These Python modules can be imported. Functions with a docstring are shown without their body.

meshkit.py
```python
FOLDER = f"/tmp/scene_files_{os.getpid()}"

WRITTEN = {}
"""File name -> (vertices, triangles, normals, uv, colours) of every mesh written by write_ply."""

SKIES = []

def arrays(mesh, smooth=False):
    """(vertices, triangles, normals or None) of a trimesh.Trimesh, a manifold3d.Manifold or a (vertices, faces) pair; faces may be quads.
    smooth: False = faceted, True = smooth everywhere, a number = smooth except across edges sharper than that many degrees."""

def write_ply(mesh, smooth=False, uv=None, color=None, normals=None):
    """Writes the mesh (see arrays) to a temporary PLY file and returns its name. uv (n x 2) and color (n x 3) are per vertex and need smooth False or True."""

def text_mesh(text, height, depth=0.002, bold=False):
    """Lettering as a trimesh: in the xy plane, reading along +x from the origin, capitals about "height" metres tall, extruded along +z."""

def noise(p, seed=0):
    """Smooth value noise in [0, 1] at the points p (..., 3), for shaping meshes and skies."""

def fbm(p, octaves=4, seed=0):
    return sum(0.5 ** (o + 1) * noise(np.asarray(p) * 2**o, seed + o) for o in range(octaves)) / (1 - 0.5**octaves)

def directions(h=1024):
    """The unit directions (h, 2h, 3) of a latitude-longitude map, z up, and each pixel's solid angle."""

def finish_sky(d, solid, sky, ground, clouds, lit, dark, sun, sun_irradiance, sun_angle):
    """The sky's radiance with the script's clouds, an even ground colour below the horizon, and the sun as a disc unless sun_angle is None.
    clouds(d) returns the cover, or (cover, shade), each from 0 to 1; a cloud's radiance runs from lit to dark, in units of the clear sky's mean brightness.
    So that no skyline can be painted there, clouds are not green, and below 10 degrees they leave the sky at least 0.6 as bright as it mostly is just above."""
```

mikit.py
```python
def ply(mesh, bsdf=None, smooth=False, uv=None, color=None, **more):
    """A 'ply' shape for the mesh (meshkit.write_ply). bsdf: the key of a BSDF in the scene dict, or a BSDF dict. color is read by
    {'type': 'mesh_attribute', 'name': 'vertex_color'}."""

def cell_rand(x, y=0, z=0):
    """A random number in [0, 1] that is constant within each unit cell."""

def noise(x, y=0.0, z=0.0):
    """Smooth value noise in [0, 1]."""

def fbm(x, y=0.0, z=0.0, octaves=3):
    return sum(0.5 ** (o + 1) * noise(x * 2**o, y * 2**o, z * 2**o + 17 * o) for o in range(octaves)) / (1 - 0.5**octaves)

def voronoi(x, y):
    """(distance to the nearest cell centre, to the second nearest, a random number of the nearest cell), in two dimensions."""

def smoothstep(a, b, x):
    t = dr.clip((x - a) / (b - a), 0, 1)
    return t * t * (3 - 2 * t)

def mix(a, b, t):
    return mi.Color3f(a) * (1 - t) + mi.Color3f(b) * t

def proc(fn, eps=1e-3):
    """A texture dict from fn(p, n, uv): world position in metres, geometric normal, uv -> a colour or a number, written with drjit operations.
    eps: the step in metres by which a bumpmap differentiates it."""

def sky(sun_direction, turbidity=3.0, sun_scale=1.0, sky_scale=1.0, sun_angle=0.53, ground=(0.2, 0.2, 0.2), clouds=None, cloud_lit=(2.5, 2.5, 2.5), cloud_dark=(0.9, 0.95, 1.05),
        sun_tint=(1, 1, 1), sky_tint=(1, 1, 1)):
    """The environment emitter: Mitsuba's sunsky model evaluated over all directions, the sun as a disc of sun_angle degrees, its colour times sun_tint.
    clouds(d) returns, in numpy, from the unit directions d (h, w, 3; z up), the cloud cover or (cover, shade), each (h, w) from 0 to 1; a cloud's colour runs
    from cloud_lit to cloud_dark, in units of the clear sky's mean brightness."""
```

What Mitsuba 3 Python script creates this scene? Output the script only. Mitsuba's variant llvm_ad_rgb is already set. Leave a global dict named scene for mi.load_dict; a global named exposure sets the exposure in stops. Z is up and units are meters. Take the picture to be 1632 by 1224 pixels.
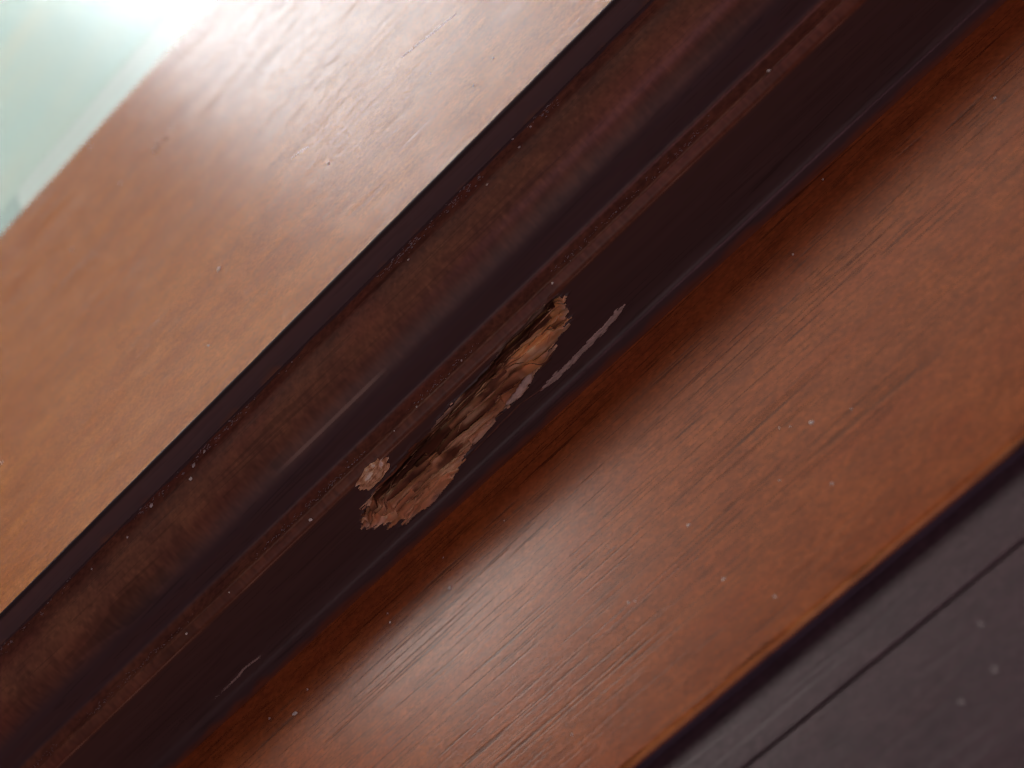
import math, random
import numpy as np, trimesh, drjit as dr, mitsuba as mi
import meshkit, mikit
from mikit import noise, fbm, smoothstep, mix, proc, ply
from shapely.geometry import Polygon
from shapely import points as shp_points, distance as shp_distance, contains as shp_contains, boundary as shp_boundary

T = mi.ScalarTransform4f
scene, labels = {'type': 'scene'}, {}
MM = 0.001
rng = np.random.default_rng(7)

# ------------------------------------------------------------------ camera, light, exposure
# X runs along the boards (positive towards the lower left of the picture), Y across them, Z up; all lengths below in millimetres
CAM = np.array([-29.511, 103.543, 97.560]); FWD = np.array([0.141696, -0.712082, -0.687649]); UP = np.array([-0.677679, -0.576137, 0.456966])
scene['camera'] = {
    'type': 'thinlens', 'fov': 60.02, 'fov_axis': 'x', 'near_clip': 0.005, 'far_clip': 20.0,
    'aperture_radius': 0.0015, 'focus_distance': 0.143,
    'to_world': T().look_at(origin=(CAM * MM).tolist(), target=((CAM + FWD * 100) * MM).tolist(), up=UP.tolist())}
exposure = 0.9
AMBIENT = (0.022, 0.019, 0.020)
scene['room_light'] = {'type': 'constant', 'radiance': {'type': 'rgb', 'value': list(AMBIENT)}}


def lamp(name, elev, azim, dist, w, h, radiance, label, cat):
    """A rectangular area light that faces the furniture; azim is counted from -Y towards +X, in degrees."""
    e, a = math.radians(elev), math.radians(azim)
    d = np.array([math.cos(e) * math.sin(a), -math.cos(e) * math.cos(a), math.sin(e)])
    pos = np.array([0, -0.05, 0.02]) + d * dist
    scene[name] = {'type': 'rectangle', 'to_world': T().look_at(origin=pos.tolist(), target=[0, -0.05, 0.02], up=[0, 0, 1]) @ T().scale([w / 2, h / 2, 1]),
                   'emitter': {'type': 'area', 'radiance': {'type': 'rgb', 'value': list(radiance)}}}
    labels[name] = {'label': label, 'category': cat}


lamp('window', 12.5, -5.5, 1.6, 0.82, 0.35, (8.8, 9.5, 9.8), 'bright daylight window behind the upper board, seen as white glare', 'window')
lamp('window_001', 47, 30, 1.6, 0.52, 0.25, (8.2, 7.9, 7.4), 'stand-in light panel above the boards, placed for the soft sheen on the ledge', 'window')  # stand-in panel for the unseen source of the ledge sheen
lamp('window_002', 54, 0, 1.9, 2.4, 0.85, (0.92, 0.83, 0.74), 'broad added fill panel high over the boards, seen as dull sheen on them', 'window')  # added overhead fill that lifts the up-facing surfaces
lamp('window_003', 55, 203, 1.4, 0.8, 0.14, (2.2, 0.95, 1.25), 'pinkish light panel added behind the viewer for the violet sheen on the moulding', 'window')  # invented pink source, there only to give the violet sheen
lamp('window_004', 24, 175, 1.5, 1.3, 0.7, (0.37, 0.31, 0.32), 'faint wide fill light added behind the viewer, softly lighting the moulding face', 'window')  # added fill from behind the viewer; brightens gouge and face


# ------------------------------------------------------------------ materials
def mm(p):
    return p.x * 1000.0, p.y * 1000.0, p.z * 1000.0


def stained(light, dark, red, grain=1.0, pores=0.0, pore_band=(0.0, 1.0), rough=0.34, bump=0.00002, spec=0.5, shade=None):
    """Stained, satin lacquered wood with the grain along X."""
    def colour(p, n, uv):
        x, y, z = mm(p)
        yz = y + 0.7 * z
        warp = 1.2 * noise(x * 0.02, yz * 0.05, 3.0)
        broad = fbm(x * 0.012 + 5, yz * 0.13 + warp, 1.0, 3)
        streak = fbm(x * 0.05, yz * 1.6 + warp, 7.0, 3)
        mottle = fbm(x * 0.22, yz * 0.45, 11.0, 3)
        fleck = fbm(x * 1.3, yz * 2.6, z * 0.3 + 2.0, 2)
        t = smoothstep(0.25, 0.75, 0.26 * broad + 0.16 * streak + 0.38 * mottle + 0.20 * fleck)
        c = mix(dark, light, t)
        c = mix(c, red, grain * 0.55 * smoothstep(0.45, 0.75, fbm(x * 0.08 + 40, yz * 0.3, 5.0, 2)))
        c = c * (0.64 + 0.34 * fleck + 0.38 * fbm(x * 2.4, yz * 3.0, z + 8.0, 2))
        if shade:
            c = shade(c, x, y, z)
        if pores:
            a = noise(x * 0.10 + 17.0 * noise(0, yz * 0.9, 4.0), yz * 4.2, 9.0)
            b = noise(x * 0.22 + 31.0, yz * 7.0, 2.0)
            where = smoothstep(0.35, 0.6, noise(x * 0.016, yz * 0.10, 21.0) + 0.25 * smoothstep(pore_band[0], pore_band[0] + 4, y) * (1 - smoothstep(pore_band[1] - 14, pore_band[1], y)))
            pore = dr.maximum(smoothstep(0.74, 0.90, a), 0.7 * smoothstep(0.74, 0.90, b)) * where
            c = c * (1.0 - pores * pore)
        return c

    def relief(p, n, uv):
        x, y, z = mm(p)
        yz = y + 0.7 * z
        h = 0.22 * fbm(x * 1.6, yz * 1.6, z * 0.5, 2) + 0.5 * noise(x * 3.6, yz * 3.6, 5.0) + 0.25 * noise(x * 6.5, yz * 6.5, 2.0)
        if pores:
            h = h - 1.1 * smoothstep(0.70, 0.86, noise(x * 0.10 + 17.0 * noise(0, yz * 0.9, 4.0), yz * 4.2, 9.0)) - 0.4 * noise(x * 0.12, yz * 6.0, 8.0)
        return h

    return {'type': 'bumpmap', 'arbitrary': proc(relief, eps=6e-5), 'scale': bump,
            'bsdf': {'type': 'principled', 'base_color': proc(colour), 'roughness': rough, 'specular': spec}}


def top_edge_shade(c, x, y, z):          # shade of the turned-away edge painted into its colour
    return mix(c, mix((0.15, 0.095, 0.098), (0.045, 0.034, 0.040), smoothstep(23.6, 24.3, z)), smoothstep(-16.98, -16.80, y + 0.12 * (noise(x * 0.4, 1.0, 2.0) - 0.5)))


def ledge_edge_tone(c, x, y, z):        # paler orange along the outer rim; shade of the drop below painted dark
    c = mix(c, (0.60, 0.25, 0.09), (0.45 + 0.5 * noise(x * 0.09, 3.0, 6.0)) * smoothstep(55.7, 56.2, y + 0.6 * (fbm(x * 0.25, 3.0, 2.0) - 0.5)) * smoothstep(-13.5, -13.0, z))
    return mix(c, (0.085, 0.060, 0.088), smoothstep(-13.2, -13.7, z))


def moulding_shade(c, x, y, z):     # shade on the lower face and in the hollows painted as darker colour
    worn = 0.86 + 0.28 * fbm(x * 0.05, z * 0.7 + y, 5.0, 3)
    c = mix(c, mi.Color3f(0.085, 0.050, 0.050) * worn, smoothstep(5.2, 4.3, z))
    c = mix(c, (0.17, 0.052, 0.026), smoothstep(0.7, 2.2, y + 0.8 * (noise(x * 0.3, 4.0, 2.0) - 0.5)) * smoothstep(-11.0, -12.0, z))  # cove colour fades towards the ledge, softening the contact shadow
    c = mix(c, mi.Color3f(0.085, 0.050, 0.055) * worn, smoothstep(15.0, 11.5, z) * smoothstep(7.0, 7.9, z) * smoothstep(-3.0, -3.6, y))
    c = mix(c, (0.095, 0.060, 0.062), smoothstep(-15.9, -16.35, y + 0.5 * (noise(x * 0.3, 5.0, 1.0) - 0.5)))  # shade of the groove beside the board put into its colour
    edge_glint = smoothstep(2.0, 7.0, x) * smoothstep(30.0, 22.0, x) * smoothstep(13.0, 13.3, z) * smoothstep(13.8, 13.5, z)  # pale lines painted where the edges catch light
    edge_glint = dr.maximum(0.7 * edge_glint, 0.6 * noise(x * 0.2, 1.0, 3.0) * smoothstep(4.75, 4.95, z) * smoothstep(5.25, 5.05, z))
    return mix(c, (0.50, 0.36, 0.28), 0.55 * edge_glint)


scene['top_wood'] = stained((0.49, 0.165, 0.026), (0.36, 0.105, 0.018), (0.40, 0.095, 0.017), 0.4, 0.10, (-200.0, 0.0), rough=0.39, bump=0.000040, shade=top_edge_shade)
scene['ledge_wood'] = stained((0.40, 0.112, 0.030), (0.29, 0.075, 0.022), (0.35, 0.076, 0.021), 0.6, 0.55, (2.0, 40.0), rough=0.27, bump=0.000010, spec=0.32, shade=ledge_edge_tone)
scene['moulding_wood'] = stained((0.21, 0.084, 0.046), (0.13, 0.048, 0.032), (0.20, 0.054, 0.034), 0.7, 0.25, (-20.0, 0.0), rough=0.33, bump=0.000010, spec=0.30, shade=moulding_shade)
scene['panel_wood'] = stained((0.088, 0.054, 0.066), (0.064, 0.040, 0.051), (0.085, 0.044, 0.053), 0.5, 0.15, (60.0, 150.0), rough=0.40, bump=0.000016)


def raw_colour(p, n, uv):
    x, y, z = mm(p)
    fib = fbm(x * 0.13 + 1.0 * noise(x * 0.1, z * 0.5, 1.0), z * 3.0 + y * 2.0, 3.0, 3)
    blot = fbm(x * 0.16, z * 0.45, 8.0, 3)
    c = mix((0.30, 0.10, 0.055), (0.80, 0.47, 0.28), smoothstep(0.25, 0.72, 0.6 * fib + 0.4 * blot))
    c = mix(c, (0.80, 0.46, 0.22), 0.75 * (1 - smoothstep(-15.0, -8.0, x)) * smoothstep(-26.0, -21.0, x) * smoothstep(0.3, 0.55, fib))
    c = mix(c, (0.05, 0.026, 0.024), 0.6 * smoothstep(0.58, 0.74, fbm(x * 0.16 + 9.0, z * 2.2 + y, 14.0, 3)))
    return c


def raw_relief(p, n, uv):
    x, y, z = mm(p)
    return 0.6 * fbm(x * 0.3, z * 6.0 + y * 4.0, 2.0, 3) + 0.4 * fbm(x * 2.5, z * 4.0, y * 3.0, 2)


scene['raw_wood'] = {'type': 'bumpmap', 'arbitrary': proc(raw_relief, eps=5e-5), 'scale': 0.00012,
                     'bsdf': {'type': 'twosided', 'bsdf': {'type': 'principled', 'base_color': proc(raw_colour), 'roughness': 0.75, 'specular': 0.3}}}


scene['gouge_wood'] = {'type': 'bumpmap', 'arbitrary': proc(raw_relief, eps=5e-5), 'scale': 0.00016,
                       'bsdf': {'type': 'twosided', 'bsdf': {'type': 'principled', 'base_color': {'type': 'mesh_attribute', 'name': 'vertex_color'}, 'roughness': 0.9, 'specular': 0.12}}}


def plain(name, col, rough=0.6, spec=0.4, var=0.25, f=3.0):
    def colour(p, n, uv):
        x, y, z = mm(p)
        return mi.Color3f(*col) * (1 - var + 2 * var * fbm(x * f * 0.4, y * f + z * f, 4.0, 3))
    scene[name] = {'type': 'twosided', 'bsdf': {'type': 'principled', 'base_color': proc(colour), 'roughness': rough, 'specular': spec}}


def chip_colour(p, n, uv):
    x, y, z = mm(p)
    f = 0.5 * fbm(x * 0.5, z * 4.0 + x * 0.5 + y * 2.0, 3.0, 3) + 0.5 * fbm(x * 1.2, z * 1.5, 6.0, 3)
    return mix(mix((0.50, 0.24, 0.12), (0.82, 0.54, 0.32), smoothstep(0.3, 0.6, f)), (0.92, 0.82, 0.70), 0.9 * smoothstep(0.54, 0.66, f) * smoothstep(3.4, 5.0, z))


scene['pale_fibre'] = {'type': 'twosided', 'bsdf': {'type': 'principled', 'base_color': proc(chip_colour), 'roughness': 0.7, 'specular': 0.3}}
plain('stained_fibre', (0.20, 0.085, 0.055), 0.7, 0.3, 0.4, 3.0)
plain('grey_flake', (0.60, 0.46, 0.38), 0.5, 0.5, 0.3, 2.5)
plain('scuff', (0.46, 0.36, 0.32), 0.6, 0.4, 0.4, 3.0)
plain('pale_scratch', (0.88, 0.74, 0.66), 0.4, 0.6, 0.08)
scene['dust'] = {'type': 'principledthin', 'base_color': {'type': 'rgb', 'value': [0.98, 0.96, 0.93]}, 'roughness': 0.9, 'diff_trans': 1.0, 'spec_trans': 0.0}
scene['dust_grey'] = {'type': 'principledthin', 'base_color': {'type': 'rgb', 'value': [0.50, 0.46, 0.47]}, 'roughness': 0.9, 'diff_trans': 0.8, 'spec_trans': 0.0}


def pane_colour(p, n, uv):
    x, y, z = mm(p)
    return mix((0.58, 0.88, 0.82), (0.74, 0.88, 0.74), fbm(x * 0.03, y * 0.03, 2.0, 3))


scene['pane_glass'] = {'type': 'principled', 'base_color': proc(pane_colour), 'roughness': 0.46, 'specular': 0.38}
scene['bevel_glass'] = {'type': 'principled', 'base_color': {'type': 'rgb', 'value': [0.74, 0.91, 0.84]}, 'roughness': 0.46, 'specular': 0.38}
scene['dark_reflection'] = {'type': 'principled', 'base_color': {'type': 'rgb', 'value': [0.52, 0.72, 0.66]}, 'roughness': 0.46, 'specular': 0.38}  # darker copy of the strip material, a dim reflection put into colour


# ------------------------------------------------------------------ helpers
def add(key, mesh, bsdf, smooth=35, label=None, category=None, group=None, kind=None, color=None):
    base, i = key, 0
    while key in scene:
        i += 1
        key = f'{base}_{i:03d}'
    v, f = (np.asarray(mesh[0], float), np.asarray(mesh[1], int)) if isinstance(mesh, tuple) else (np.asarray(mesh.vertices), np.asarray(mesh.faces))
    scene[key] = ply((v * MM, f), bsdf, smooth, color=color)
    d = {k: w for k, w in (('label', label), ('category', category), ('group', group), ('kind', kind)) if w}
    if d:
        labels[key] = d
    return key


def rounded(pts, n=7):
    """Polyline of (y, z, radius) with its corners rounded."""
    out = []
    for i, (y, z, r) in enumerate(pts):
        p = np.array([y, z])
        if r == 0 or i in (0, len(pts) - 1):
            out.append(p)
            continue
        a, b = np.array(pts[i - 1][:2]) - p, np.array(pts[i + 1][:2]) - p
        la, lb = np.linalg.norm(a), np.linalg.norm(b)
        t = min(r, 0.45 * la, 0.45 * lb)
        s, e = p + a / la * t, p + b / lb * t
        for k in np.linspace(0, 1, n):
            out.append((1 - k) ** 2 * s + 2 * k * (1 - k) * p + k * k * e)
    return np.array(out)


def resample(line, step):
    out = [line[0]]
    for a, b in zip(line[:-1], line[1:]):
        n = max(1, int(np.ceil(np.linalg.norm(b - a) / (step(a) if callable(step) else step))))
        out += [a + (b - a) * k / n for k in range(1, n + 1)]
    return np.array(out)


def bar(profile, x0, x1, nx=40, wobble=0.0, seed=0):
    """A closed cross section (y, z) swept along X, with end caps."""
    prof = rounded([*profile, profile[0]])[:-1] if len(profile[0]) == 3 else np.array(profile)
    xs = np.linspace(x0, x1, nx)
    m = len(prof)
    v = np.zeros((nx, m, 3))
    v[..., 0] = xs[:, None]
    v[..., 1:] = prof[None]
    if wobble:
        v[..., 1:] += wobble * (meshkit.fbm(np.stack([v[..., 0] * 0.06, v[..., 1] * 0.02, v[..., 2] * 0.02], -1), 3, seed) - 0.5)[..., None]
    i, j = np.meshgrid(np.arange(nx - 1), np.arange(m), indexing='ij')
    q = np.stack([i * m + j, (i + 1) * m + j, (i + 1) * m + (j + 1) % m, i * m + (j + 1) % m], -1).reshape(-1, 4)
    f = np.vstack([q[:, [0, 1, 2]], q[:, [0, 2, 3]]])
    t = trimesh.creation.triangulate_polygon(Polygon(prof), engine='earcut')
    tv, tf = t
    order = np.array([np.argmin(((prof - p) ** 2).sum(1)) for p in tv])
    tf = order[tf]
    mesh = trimesh.Trimesh(v.reshape(-1, 3), np.vstack([f, tf, tf + (nx - 1) * m]), process=False)
    trimesh.repair.fix_normals(mesh)
    return mesh


def slab(poly, z0, z1):
    m = trimesh.creation.extrude_polygon(Polygon(poly), z1 - z0, engine='earcut')
    m.apply_translation([0, 0, z0])
    return m


# ------------------------------------------------------------------ unseen floor under the furniture, added dark to block light from below
scene['floor_matter'] = {'type': 'diffuse', 'reflectance': {'type': 'rgb', 'value': [0.06, 0.05, 0.05]}}
add('floor', slab([(-3000, -3000), (3000, -3000), (3000, 3000), (-3000, 3000)], -480, -470), 'floor_matter', False, kind='structure')

# ------------------------------------------------------------------ the furniture: boards
F = 'wooden_furniture'
labels[F] = {'label': 'reddish brown stained wooden furniture edge with stepped moulding, torn along its lower lip', 'category': 'furniture'}
X0, X1 = -420.0, 620.0
add(F + '__top_board', bar([(-161.57, 24.83, 0.3), (-161.57, 12, 0), (-17.2, 12, 0), (-16.6, 24.83, 0.35)], X0, X1, 120, 0.10, 1), 'top_wood',
    label='broad satin upper board, pale with window glare')
add(F + '__ledge_board', bar([(-14, -12.84, 0), (-14, -15.7, 0), (56.7, -15.7, 0.3), (56.75, -12.84, 1.3)], X0, X1, 120, 0.10, 2), 'ledge_wood',
    label='lower reddish brown ledge board with dark open grain')
add(F + '__lower_rail', bar([(46, -15.95, 0), (46, -24, 0), (64.10, -24, 0.2), (64.15, -16.0, 0.35)], X0, X1, 120, 0.08, 3), 'panel_wood',
    label='narrow dark rail below the ledge board')
add(F + '__lower_panel', bar([(64.45, -16.04, 0.35), (64.45, -24, 0), (240, -24, 0), (240, -16.04, 0.35)], X0, X1, 120, 0.08, 4), 'panel_wood',
    label='dark brown lower panel beyond the thin seam')

# ------------------------------------------------------------------ the furniture: moulding with the torn lip
PROF = [(-17.4, 20.2, 0), (-16.1, 20.25, 0.8), (-11.6, 18.7, 4.0), (-7.6, 16.0, 4.0), (-5.2, 12.4, 4.0), (-4.5, 7.2, 1.2),
        (-2.6, 6.5, 0.7), (-1.5, 6.75, 1.0), (-0.36, 5.5, 1.3), (-0.36, 4.2, 0.9), (-0.73, -9.4, 0.6), (-0.35, -11.7, 2.4), (2.4, -12.79, 0)]
line = resample(rounded(PROF), lambda a: 0.16 if a[0] > -4.8 else 0.5)
xs = np.concatenate([np.linspace(X0, -36, 160)[:-1], np.arange(-36, 36, 0.14), np.linspace(36, X1, 200)])
s_line = np.concatenate([[0], np.cumsum(np.linalg.norm(np.diff(line, axis=0), axis=1))])
tang = np.gradient(line, axis=0)
tang /= np.linalg.norm(tang, axis=1, keepdims=True)
norm2 = np.stack([-tang[:, 1], tang[:, 0]], -1)                     # outward (towards +Y and +Z)
GX, GS = np.meshgrid(xs, s_line, indexing='ij')
V = np.zeros(GX.shape + (3,))
V[..., 0] = GX
V[..., 1:] = line[None]
NRM = np.zeros_like(V)
NRM[..., 1:] = norm2[None]


def s_of(y, z):
    return float(s_line[np.argmin((line[:, 0] - y) ** 2 + (line[:, 1] - z) ** 2)])


UPL = [(21.1, -0.45, 0.76), (17.35, -0.45, 1.11), (12.93, -0.43, 1.58), (8.68, -0.42, 2.24), (4.94, -0.42, 2.38), (0.97, -0.4, 2.82), (-2.86, -0.4, 3.16), (-7.94, -0.39, 3.35), (-10.88, -0.37, 4.42), (-13.4, -0.35, 4.99), (-16.77, -0.44, 5.21), (-19.7, -0.41, 5.15), (-21.99, -0.35, 5.0), (-23.72, -0.36, 4.78)]
LOL = [(-24.4, -0.38, 3.66), (-24.12, -0.44, 1.51), (-23.04, -0.48, -0.41), (-20.72, -0.53, -2.33), (-18.04, -0.54, -2.76), (-15.51, -0.57, -3.9), (-13.24, -0.6, -5.06), (-11.59, -0.6, -5.35), (-9.3, -0.62, -6.09), (-6.21, -0.62, -6.13), (-4.37, -0.61, -5.69), (-2.5, -0.62, -6.2), (0.19, -0.64, -6.98), (2.22, -0.65, -7.3), (4.21, -0.65, -7.17), (6.66, -0.67, -7.95), (8.87, -0.68, -8.61), (10.87, -0.71, -9.71), (14.16, -0.73, -10.33), (16.74, -0.73, -10.47), (18.7, -0.72, -10.23), (21.44, -0.7, -9.46), (23.74, -0.68, -8.56), (24.51, -0.63, -6.38), (26.02, -0.61, -5.68), (26.65, -0.56, -3.44), (25.21, -0.52, -1.79), (22.96, -0.49, -0.55), (21.72, -0.46, 0.43)]
up_xs = [(x, s_of(y, z)) for x, y, z in UPL]
lo_xs = [(x, s_of(y, z)) for x, y, z in LOL]
outline = Polygon(up_xs + lo_xs).buffer(0)
jag = meshkit.fbm(np.stack([GX * 0.22, GS * 2.4, 0 * GX], -1), 3, 5) - 0.5
jag2 = meshkit.fbm(np.stack([GX * 0.30, GS * 1.9, 9 + 0 * GX], -1), 3, 6) - 0.5
near = (np.abs(GX) < 34) & (GS > s_of(-4.6, 7.9)) & (GS < s_of(-0.73, -10.0) + 1.0)
pts = shp_points(GX[near] + 4.5 * jag[near], GS[near] + 1.6 * jag2[near])
dist = np.full(GX.shape, -9.0)
dist[near] = np.where(shp_contains(outline, pts), 1, -1) * shp_distance(shp_boundary(outline), pts)
inside = dist > 0
# where in the tear: 0 at its upper rim, 1 at its lower rim
ux, us = np.array(sorted(up_xs)).T
lx, ls = np.array(sorted(lo_xs)).T
s_up, s_lo = np.interp(GX, ux, us), np.interp(GX, lx, ls)
tt = np.clip((GS - s_up) / np.maximum(s_lo - s_up, 1.0), 0, 1)
fib = meshkit.fbm(np.stack([GX * 0.05, GS * 2.0, 0 * GX], -1), 4, 3)
ridge = 1 - np.abs(2 * meshkit.fbm(np.stack([GX * 0.06 + 3, GS * 0.75, 0 * GX + 5], -1), 3, 8) - 1)
chunk = meshkit.fbm(np.stack([GX * 0.09, GS * 0.34, 0 * GX + 2], -1), 3, 12)
deep = 0.3 + 2.2 * np.clip(tt * 4, 0, 1) * (1 - tt) ** 0.9
grit = meshkit.fbm(np.stack([GX * 1.1, GS * 2.4, 0 * GX + 8], -1), 3, 17)
depth = np.where(inside, (deep + 0.4 * (grit - 0.5) + 2.4 * (fib - 0.5) + 1.8 * (ridge - 0.75) + 1.5 * (chunk - 0.5)) * np.clip(dist / 0.7, 0, 1) - 0.35 * tt, 0)
strip = np.floor(GS * 1.9 + 1.6 * meshkit.fbm(np.stack([GX * 0.05, GS * 0.2, 0 * GX + 7], -1), 2, 21))
piece = meshkit.noise(np.stack([np.floor(GX * 0.075 + 7.3 * np.sin(strip * 12.9)) * 1.0, strip, 0 * GX + 3], -1), 31)
depth = depth + np.where(inside, 1.5 * (piece - 0.5) * np.clip(dist / 0.8, 0, 1), 0)
lip = np.where(~inside & (dist > -0.8), (0.8 + dist) * 0.30 * (fib > 0.42), 0)     # frayed, slightly raised lacquer round the tear
def ss(a, b, x):
    t = np.clip((x - a) / (b - a), 0, 1)
    return t * t * (3 - 2 * t)


def lerp(a, b, t):
    return np.asarray(a) * (1 - t[..., None]) + np.asarray(b) * t[..., None]


# torn wood: darker fibres near the upper rim, raw tan fibres below, an orange tongue at one end, frayed pale lacquer at the rims
blot = meshkit.fbm(np.stack([GX * 0.14, GS * 0.4, 0 * GX + 4], -1), 3, 41)
fine = meshkit.fbm(np.stack([GX * 0.20, GS * 3.2, 0 * GX + 4], -1), 3, 43)
raw = ss(0.18, 0.78, tt + 1.5 * (fib - 0.5) + 1.5 * (blot - 0.5) + 0.7 * (piece - 0.5))
RGB = lerp((0.18, 0.066, 0.036), (0.60, 0.30, 0.15), raw)
RGB = lerp(RGB, (0.88, 0.45, 0.18), 0.85 * ss(-10.5, -13.5, GX) * ss(0.28, 0.45, tt + 0.4 * (fib - 0.5)))
RGB = lerp(RGB, (0.10, 0.040, 0.028), 0.85 * ss(0.56, 0.70, fine + 0.3 * (0.5 - tt)))
RGB = lerp(RGB, (0.95, 0.64, 0.39), 0.9 * ss(0.55, 0.72, 1 - fine) * ss(0.35, 0.6, raw))
RGB = lerp(RGB, (0.50, 0.38, 0.30), 0.6 * ss(0.9, 0.2, dist + 0.8 * (fine - 0.5)) * ss(0.42, 0.6, blot + 0.25 * (GX < -12)))

RGB = RGB * (0.62 + 0.76 * piece)[..., None]
RGB = np.clip(RGB, 0.01, 0.95)

move = np.zeros_like(V)
move[..., 1] = -depth
move[..., 2] = -0.45 * np.where(tt < 0.35, depth, 0) * (GS < s_of(-0.45, 0.0))
V2 = V + move + NRM * lip[..., None]
V2[..., 2] += 0.10 * (meshkit.fbm(np.stack([GX * 0.03, GS * 0.04, 0 * GX + 6], -1), 3, 14) - 0.5)
V2[..., 1] += 0.14 * (meshkit.fbm(np.stack([GX * 0.05, GS * 0.1, 0 * GX], -1), 3, 4) - 0.5)
nx, ns = GX.shape
i, j = np.meshgrid(np.arange(nx - 1), np.arange(ns - 1), indexing='ij')
quads = np.stack([i * ns + j, i * ns + j + 1, (i + 1) * ns + j + 1, (i + 1) * ns + j], -1).reshape(-1, 4)
q_in = inside.reshape(-1)[quads].sum(1) >= 2


def sub(quads, colour=False):
    used, inv = np.unique(quads, return_inverse=True)
    q = inv.reshape(-1, 4)
    f = np.vstack([q[:, [0, 1, 2]], q[:, [0, 2, 3]]])
    v = V2.reshape(-1, 3)[used]
    n = np.cross(v[f[:, 1]] - v[f[:, 0]], v[f[:, 2]] - v[f[:, 0]]).sum(0)
    f = f if n[1] > 0 else f[:, ::-1]
    return (v, f, RGB.reshape(-1, 3)[used]) if colour else (v, f)


add(F + '__edge_moulding', sub(quads[~q_in]), 'moulding_wood', True, label='dark stepped moulding between the two boards, its lower lip damaged')
gv, gf, gc = sub(quads[q_in], True)
add(F + '__edge_moulding__gouge', (gv, gf), 'gouge_wood', True, color=gc, label='long torn gouge of raw tan wood in the moulding lip')


def face_y(z):
    return float(np.interp(z, [-10.5, 5.0], [-0.73, -0.34]))


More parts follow.
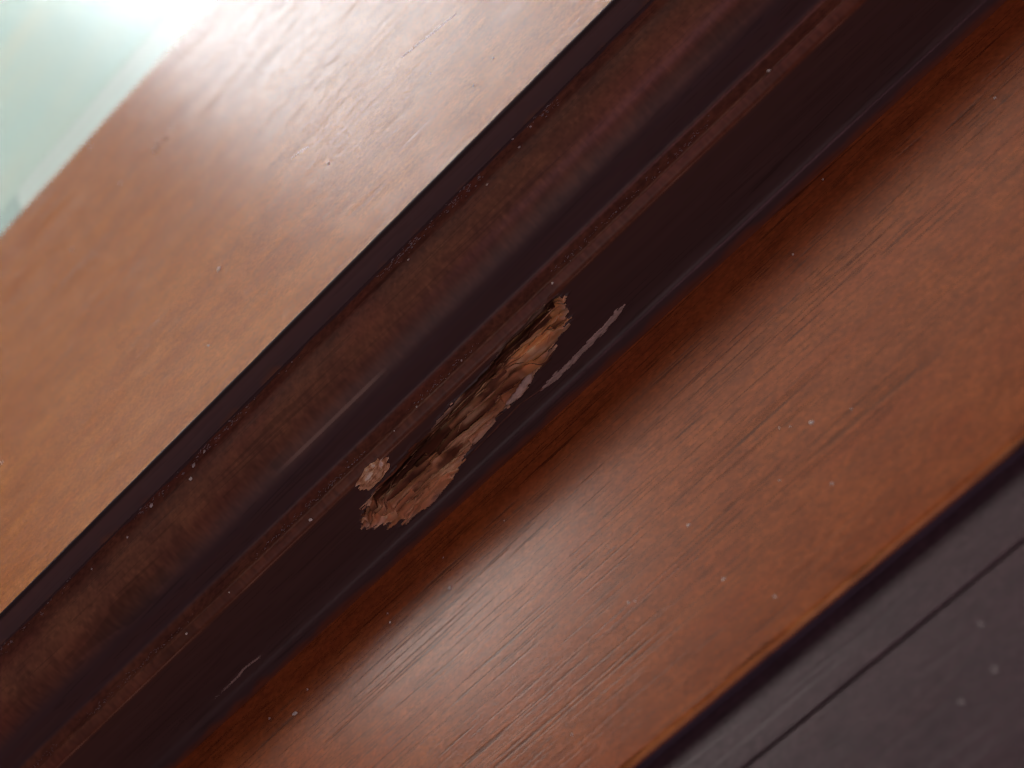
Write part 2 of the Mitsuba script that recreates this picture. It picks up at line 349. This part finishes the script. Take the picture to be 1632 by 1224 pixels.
def sliver(path, widths, thick, seed, nrm=(0, 1, 0), n=24, rough=0.25):
    """A flat torn flake of wood along a path of (x, y, z), with uneven edges and a ridged back."""
    r = np.random.default_rng(seed)
    path = np.array(path, float)
    t = np.linspace(0, 1, len(path))
    u = np.linspace(0, 1, n)
    c = np.stack([np.interp(u, t, path[:, k]) for k in range(3)], -1)
    w = np.interp(u, np.linspace(0, 1, len(widths)), widths)
    d = np.gradient(c, axis=0)
    d /= np.linalg.norm(d, axis=1, keepdims=True)
    nv = np.array(nrm, float) / np.linalg.norm(nrm)
    side = np.cross(d, nv)
    side /= np.linalg.norm(side, axis=1, keepdims=True)
    cols = np.linspace(-1, 1, 7)
    v = []
    for a in cols:
        jit = w * 0.5 * (a + rough * r.normal(size=n) * 0.5)
        v.append(c + side * jit[:, None] + nv * (thick * (1 - a * a) * (0.7 + 0.6 * r.random(n)) + 0.15 * thick * r.normal(size=n))[:, None])
    for a in cols[::-1][1:-1]:
        v.append(c + side * (w * 0.5 * a)[:, None] - nv * (0.4 * thick))
    v = np.array(v)
    m = len(v)
    a, b = np.meshgrid(np.arange(m), np.arange(n - 1), indexing='ij')
    q = np.stack([a * n + b, a * n + b + 1, ((a + 1) % m) * n + b + 1, ((a + 1) % m) * n + b], -1).reshape(-1, 4)
    return trimesh.Trimesh(v.reshape(-1, 3), np.vstack([q[:, [0, 1, 2]], q[:, [0, 2, 3]]]), process=False)


M = F + '__edge_moulding'
# the pale chip that stands up on the lip at the lower left end of the tear
chip = trimesh.creation.icosphere(5, 1.0)
cv = chip.vertices * [3.7, 0.9, 1.7]
cv = cv + chip.vertices * np.array([2.2, 1.0, 1.0]) * (1.7 * (meshkit.fbm(np.stack([cv[:, 0] * 0.30, cv[:, 1] * 1.1, cv[:, 2] * 1.5], -1) + 3, 4, 2) - 0.5))[:, None]
cv[:, 1] += 0.8 * (meshkit.fbm(np.stack([cv[:, 0] * 0.6, 0 * cv[:, 1], cv[:, 2] * 4.0], -1), 3, 9) - 0.5)
cv[:, 2] -= 0.16 * cv[:, 0]
cv = cv + [17.4, -0.55, 4.0]
add(M + '__chip', (cv, chip.faces), 'pale_fibre', True, label='pale tan splintered chip at the left end of the gouge')
add(M + '__splinter', sliver([(-13.0, -.6, -3.2), (-11.0, .1, -4.2), (-8.0, .2, -4.9), (-4.8, -.5, -5.5)], [0.4, 1.5, 1.4, 0.3], 0.25, 3, (0, 1, 0.5)), 'grey_flake', True,
    label='grey lacquer flake curling from the lower rim of the gouge')
def scuff(path, width, count, seed):
    """A ragged scuff on the moulding face: many thin broken flakes of lifted lacquer along a path of (x, z)."""
    r, parts = np.random.default_rng(seed), []
    path = np.array(path, float)
    t = np.linspace(0, 1, len(path))
    parts.append(sliver([(a, face_y(b), b) for a, b in path], np.array(width) * 0.85, 0.05, seed, n=90, rough=0.45))
    for k in range(count):
        u, L = r.random(), r.uniform(0.01, 0.10)
        u = min(max(u, L / 2), 1 - L / 2)
        w = np.interp(u, np.linspace(0, 1, len(width)), width)
        off = w * 0.33 * r.normal()
        q = np.clip(np.linspace(u - L / 2, u + L / 2, 7), 0, 1)
        x, z = np.interp(q, t, path[:, 0]), np.clip(np.interp(q, t, path[:, 1]) + off, -9.6, 4)
        wd = np.array([0.03, r.uniform(0.10, 0.30), r.uniform(0.10, 0.35), 0.03]) * (0.5 + w)
        parts.append(sliver([(a, face_y(b) + 0.02 * r.random() - 0.03, b) for a, b in zip(x, z)], wd, 0.07, seed * 100 + k, n=14, rough=0.5))
    return trimesh.util.concatenate(parts)


add(M + '__scratch', scuff([(-31.2, -7.5), (-28.5, -8.0), (-23.4, -8.45), (-18.8, -8.8), (-14.5, -9.0), (-11.0, -8.8)], [0.35, 1.2, 1.1, 1.3, 1.3, 0.3], 90, 4), 'scuff', True,
    label='long grey brown scuff below the right end of the gouge')
add(M + '__scratch', scuff([(-11.6, -8.8), (-7, -7.8), (-1, -8.1), (7, -8.7)], [0.2, 0.12, 0.2, 0.05], 26, 5), 'stained_fibre', True,
    label='faint thin tail of the grey scuff under the gouge')
add(M + '__scratch', scuff([(59.4, -10.0), (61, -9.5), (63.4, -9.2), (65.4, -9.6), (67.9, -9.7), (71.8, -10.0)], [0.2, 0.4, 0.3, 0.5, 0.3, 0.1], 26, 6), 'scuff', True,
    label='short grey scuff low on the moulding face, lower left')
# torn fibres that stand out of the tear, all along the grain
for k in range(110):
    x = rng.uniform(-23, 25)
    t = rng.uniform(0.1, 0.97)
    s = np.interp(x, ux, us) * (1 - t) + np.interp(x, lx, ls) * t
    L = rng.uniform(1.5, 8.0)
    dz = rng.normal(0, 0.10)
    path = []
    for q in np.linspace(-0.5, 0.5, 6):
        px, ps = np.clip(x + L * q, -22.5, 24.0), s + dz * L * q
        a, b = np.argmin(np.abs(xs - px)), np.argmin(np.abs(s_line - ps))
        p = V2[a, b].copy()
        p[1] += 0.10 + 0.35 * rng.random() * (abs(q) > 0.35)
        path.append(p)
    add(M + '__fibre', sliver(path, [0.05, rng.uniform(0.10, 0.34), rng.uniform(0.10, 0.30), 0.04], 0.09, 100 + k, (0, 1, 0.6), 12),
        ['raw_wood', 'pale_fibre', 'raw_wood', 'stained_fibre', 'raw_wood'][k % 5], True)
# scratches pressed into the satin lacquer of the upper board
for k, (pts_, w, lab) in enumerate((([(-44.7, -50.5), (-42, -51.3), (-39.4, -51.9), (-36, -53.1), (-32.4, -54.2)], 0.42, 'long pale scratch in the upper board near the glare'),
                                    ([(-8.8, -56.1), (-6.8, -57.3), (-4.3, -58.2)], 0.35, 'short pale scratch in the upper board'))):
    add(F + '__top_board__scratch', sliver([(x, y, 24.90) for x, y in pts_], [0.05, w, w * 0.8, 0.05], 0.022, 20 + k, (0, 0, 1), 30), 'pale_scratch', True, label=lab)

# ------------------------------------------------------------------ the pale pane beyond the upper board
P = 'glass_pane'
labels[P] = {'label': 'pale greenish glossy pane beyond the upper board, white with window glare', 'category': 'glass'}
inner = [(X1, -172.0), (110, -175.5), (85.1, -177.0), (77.5, -180.5), (73.0, -184.0), (60, -185.2), (40, -186.8), (20, -188.5), (X0, -191.0)]
add(P + '__sheet', slab(inner + [(X0, -900), (X1, -900)], 14, 24.2), 'pane_glass', 40, label='pale green pane surface')
strip = [(x, y + 0.25) for x, y in inner]
add(P + '__bevel', slab([(75.0, -161.9)] + strip[3:] + [(X0, -161.9)], 14, 24.1), 'bevel_glass', 40, label='lighter mint strip along the wood')
add(P + '__corner', slab([(X1, -161.9)] + strip[:4] + [(75.25, -161.9)], 14, 24.1), 'dark_reflection', 40, label='teal end of the strip, a dim reflection put into its colour')


# ------------------------------------------------------------------ dust
def speck(x, y, z, size, stretch=1.0, ang=0.0, seed=0):
    r = np.random.default_rng(seed)
    m = trimesh.creation.icosphere(1, 1.0)
    v = m.vertices * (0.75 + 0.5 * r.random((len(m.vertices), 1))) * [size * stretch, size, size * 0.5]
    c, s = math.cos(ang), math.sin(ang)
    v = v @ np.array([[c, s, 0], [-s, c, 0], [0, 0, 1]])
    return v + [x, y, z + size * 0.35], m.faces


def moulding_z(y):
    k = np.argmin(np.abs(line[:, 0] - y) + (line[:, 1] < 5) * 9)
    return float(line[k, 1])


TOP = [(24.0, -116.2, 0.55, 2), (20.9, -115.6, 0.4, 1), (18.2, -118.1, 0.3, 1), (18.6, -47.6, 0.32, 1.5), (25.5, -30.3, 0.22, 1), (37.1, -117.8, 0.32, 1), (55.8, -110.9, 0.32, 1), (81.7, -57.1, 0.28, 1), (44.8, -155.6, 0.4, 1), (-42.7, -30.0, 0.17, 1), (-37.4, -28.3, 0.17, 1), (-34.0, -41.8, 0.13, 1), (-10.0, -45.6, 0.22, 1)]
LED = [(-7.0, 1.6, 0.17, 1), (21.5, 14.5, 0.32, 1), (20.2, 8.7, 0.13, 1), (34.0, 9.5, 0.15, 1), (34.2, 11.3, 0.18, 1), (58.0, 12.1, 0.28, 2.2), (63.5, 9.0, 0.18, 1), (54.1, 10.0, 0.16, 1), (-16.1, 35.2, 0.2, 1.7), (-15.3, 45.0, 0.18, 1.8), (-19.2, 51.5, 0.2, 1), (-38.4, 35.8, 0.28, 1.3), (-34.5, 44.7, 0.22, 1), (-34.8, 33.0, 0.12, 1), (-36.0, 34.0, 0.12, 1), (-43.4, 38.2, 0.13, 1), (-29.8, 39.3, 0.12, 1), (-55.2, 11.2, 0.18, 1), (-67.4, 3.9, 0.18, 1), (-2.5, 38.2, 0.17, 1), (-3.5, 38.8, 0.15, 1), (14.4, 47.9, 0.15, 1), (7.5, 11.7, 0.13, 1), (-90.7, 15.1, 0.2, 1)]
MOU = [(-39.12, -15.5, 0.18), (-35.7, -14.24, 0.18), (-35.87, -16.27, 0.15), (-28.2, -13.54, 0.18), (-11.17, -13.95, 0.17), (38.69, -14.84, 0.32), (40.38, -13.42, 0.34), (49.08, -15.03, 0.36), (35.83, -15.33, 0.26), (55.92, -13.96, 0.2), (64.88, -14.56, 0.18), (60.09, -0.99, 0.24), (49.31, -1.03, 0.16), (30.11, -0.64, 0.3), (-25.13, -1.11, 0.2), (-69.91, -1.81, 0.25), (-6.22, -2.48, 0.16), (4.14, -1.78, 0.16), (9.5, -1.4, 0.13)]
PAN = [(-35.3, 67.5, 0.28), (-32.8, 72.1, 0.35), (-27.6, 72.5, 0.3)]
RIGHT = np.cross(FWD, UP)


def ordinal(k):
    return ('first', 'second', 'third', 'fourth', 'fifth', 'sixth', 'seventh', 'eighth', 'ninth', 'tenth', 'eleventh', 'twelfth', 'thirteenth', 'fourteenth', 'fifteenth', 'sixteenth', 'seventeenth', 'eighteenth',
            'nineteenth', 'twentieth', 'twenty-first', 'twenty-second', 'twenty-third', 'twenty-fourth')[k]


def scatter(places, bsdf, first, where, group, seed0):
    """One thing per speck; its label counts the specks of that surface from the left of the picture."""
    d = np.array([p[:3] for p in places]) - CAM
    rank = np.argsort(np.argsort((d @ RIGHT) / (d @ FWD)))
    for k, (x, y, z, size, stretch, ang) in enumerate(places):
        look = first + (' larger' if size >= 0.3 else ' tiny') + (' elongated' if stretch >= 1.5 else '')
        add('dust_speck', speck(x, y, z, size, stretch, ang, seed0 + k), bsdf, True, f'{look} dust speck {where}, {ordinal(rank[k])} from the left there', 'dust', group)


scatter([(x, y, 24.83, 1.2 * q, st, 0.9) for x, y, q, st in TOP], 'dust', 'white', 'on the broad upper board', 'dust specks on the upper board', 1)
scatter([(x, y, -12.84, q, st, -0.35) for x, y, q, st in LED], 'dust', 'white', 'on the reddish lower ledge', 'dust specks on the ledge board', 40)
scatter([(x, y, moulding_z(y), q, 1.3, rng.uniform(0, 3)) for x, y, q in MOU], 'dust', 'white', 'on the dark stepped moulding', 'dust specks on the moulding', 80)
scatter([(x, y + 0.9, -16.04, q, 1.0, 0.0) for x, y, q in PAN], 'dust_grey', 'blurred grey', 'on the dark lower panel', 'dust specks on the lower panel', 120)
crumbs, k0 = [], 0
for k in range(900):
    x = rng.uniform(-60, 130)
    if meshkit.fbm(np.array([[x * 0.12, 0, 0]]), 2, 3)[0] < rng.uniform(0.35, 0.75):
        continue
    y = -15.6 + rng.normal(0, 0.35)
    crumbs.append(speck(x, y, moulding_z(y), rng.uniform(0.04, 0.11), rng.uniform(1, 3), rng.uniform(-0.5, 0.5), 1000 + k))
for k in range(900):
    x = rng.uniform(-60, 130)
    if meshkit.fbm(np.array([[x * 0.10, 5, 0]]), 2, 3)[0] < rng.uniform(0.35, 0.75):
        continue
    y = -2.7 + rng.normal(0, 0.35)
    crumbs.append(speck(x, y, moulding_z(y), rng.uniform(0.03, 0.085), rng.uniform(1, 2.5), rng.uniform(-0.5, 0.5), 3000 + k))
vs, fs = [], []
for v, f in crumbs:
    fs.append(f + k0)
    vs.append(v)
    k0 += len(v)
add('fine_dust', (np.vstack(vs), np.vstack(fs)), 'dust_grey', True, 'fine grey dust lying in the grooves of the dark moulding', 'dust', kind='stuff')
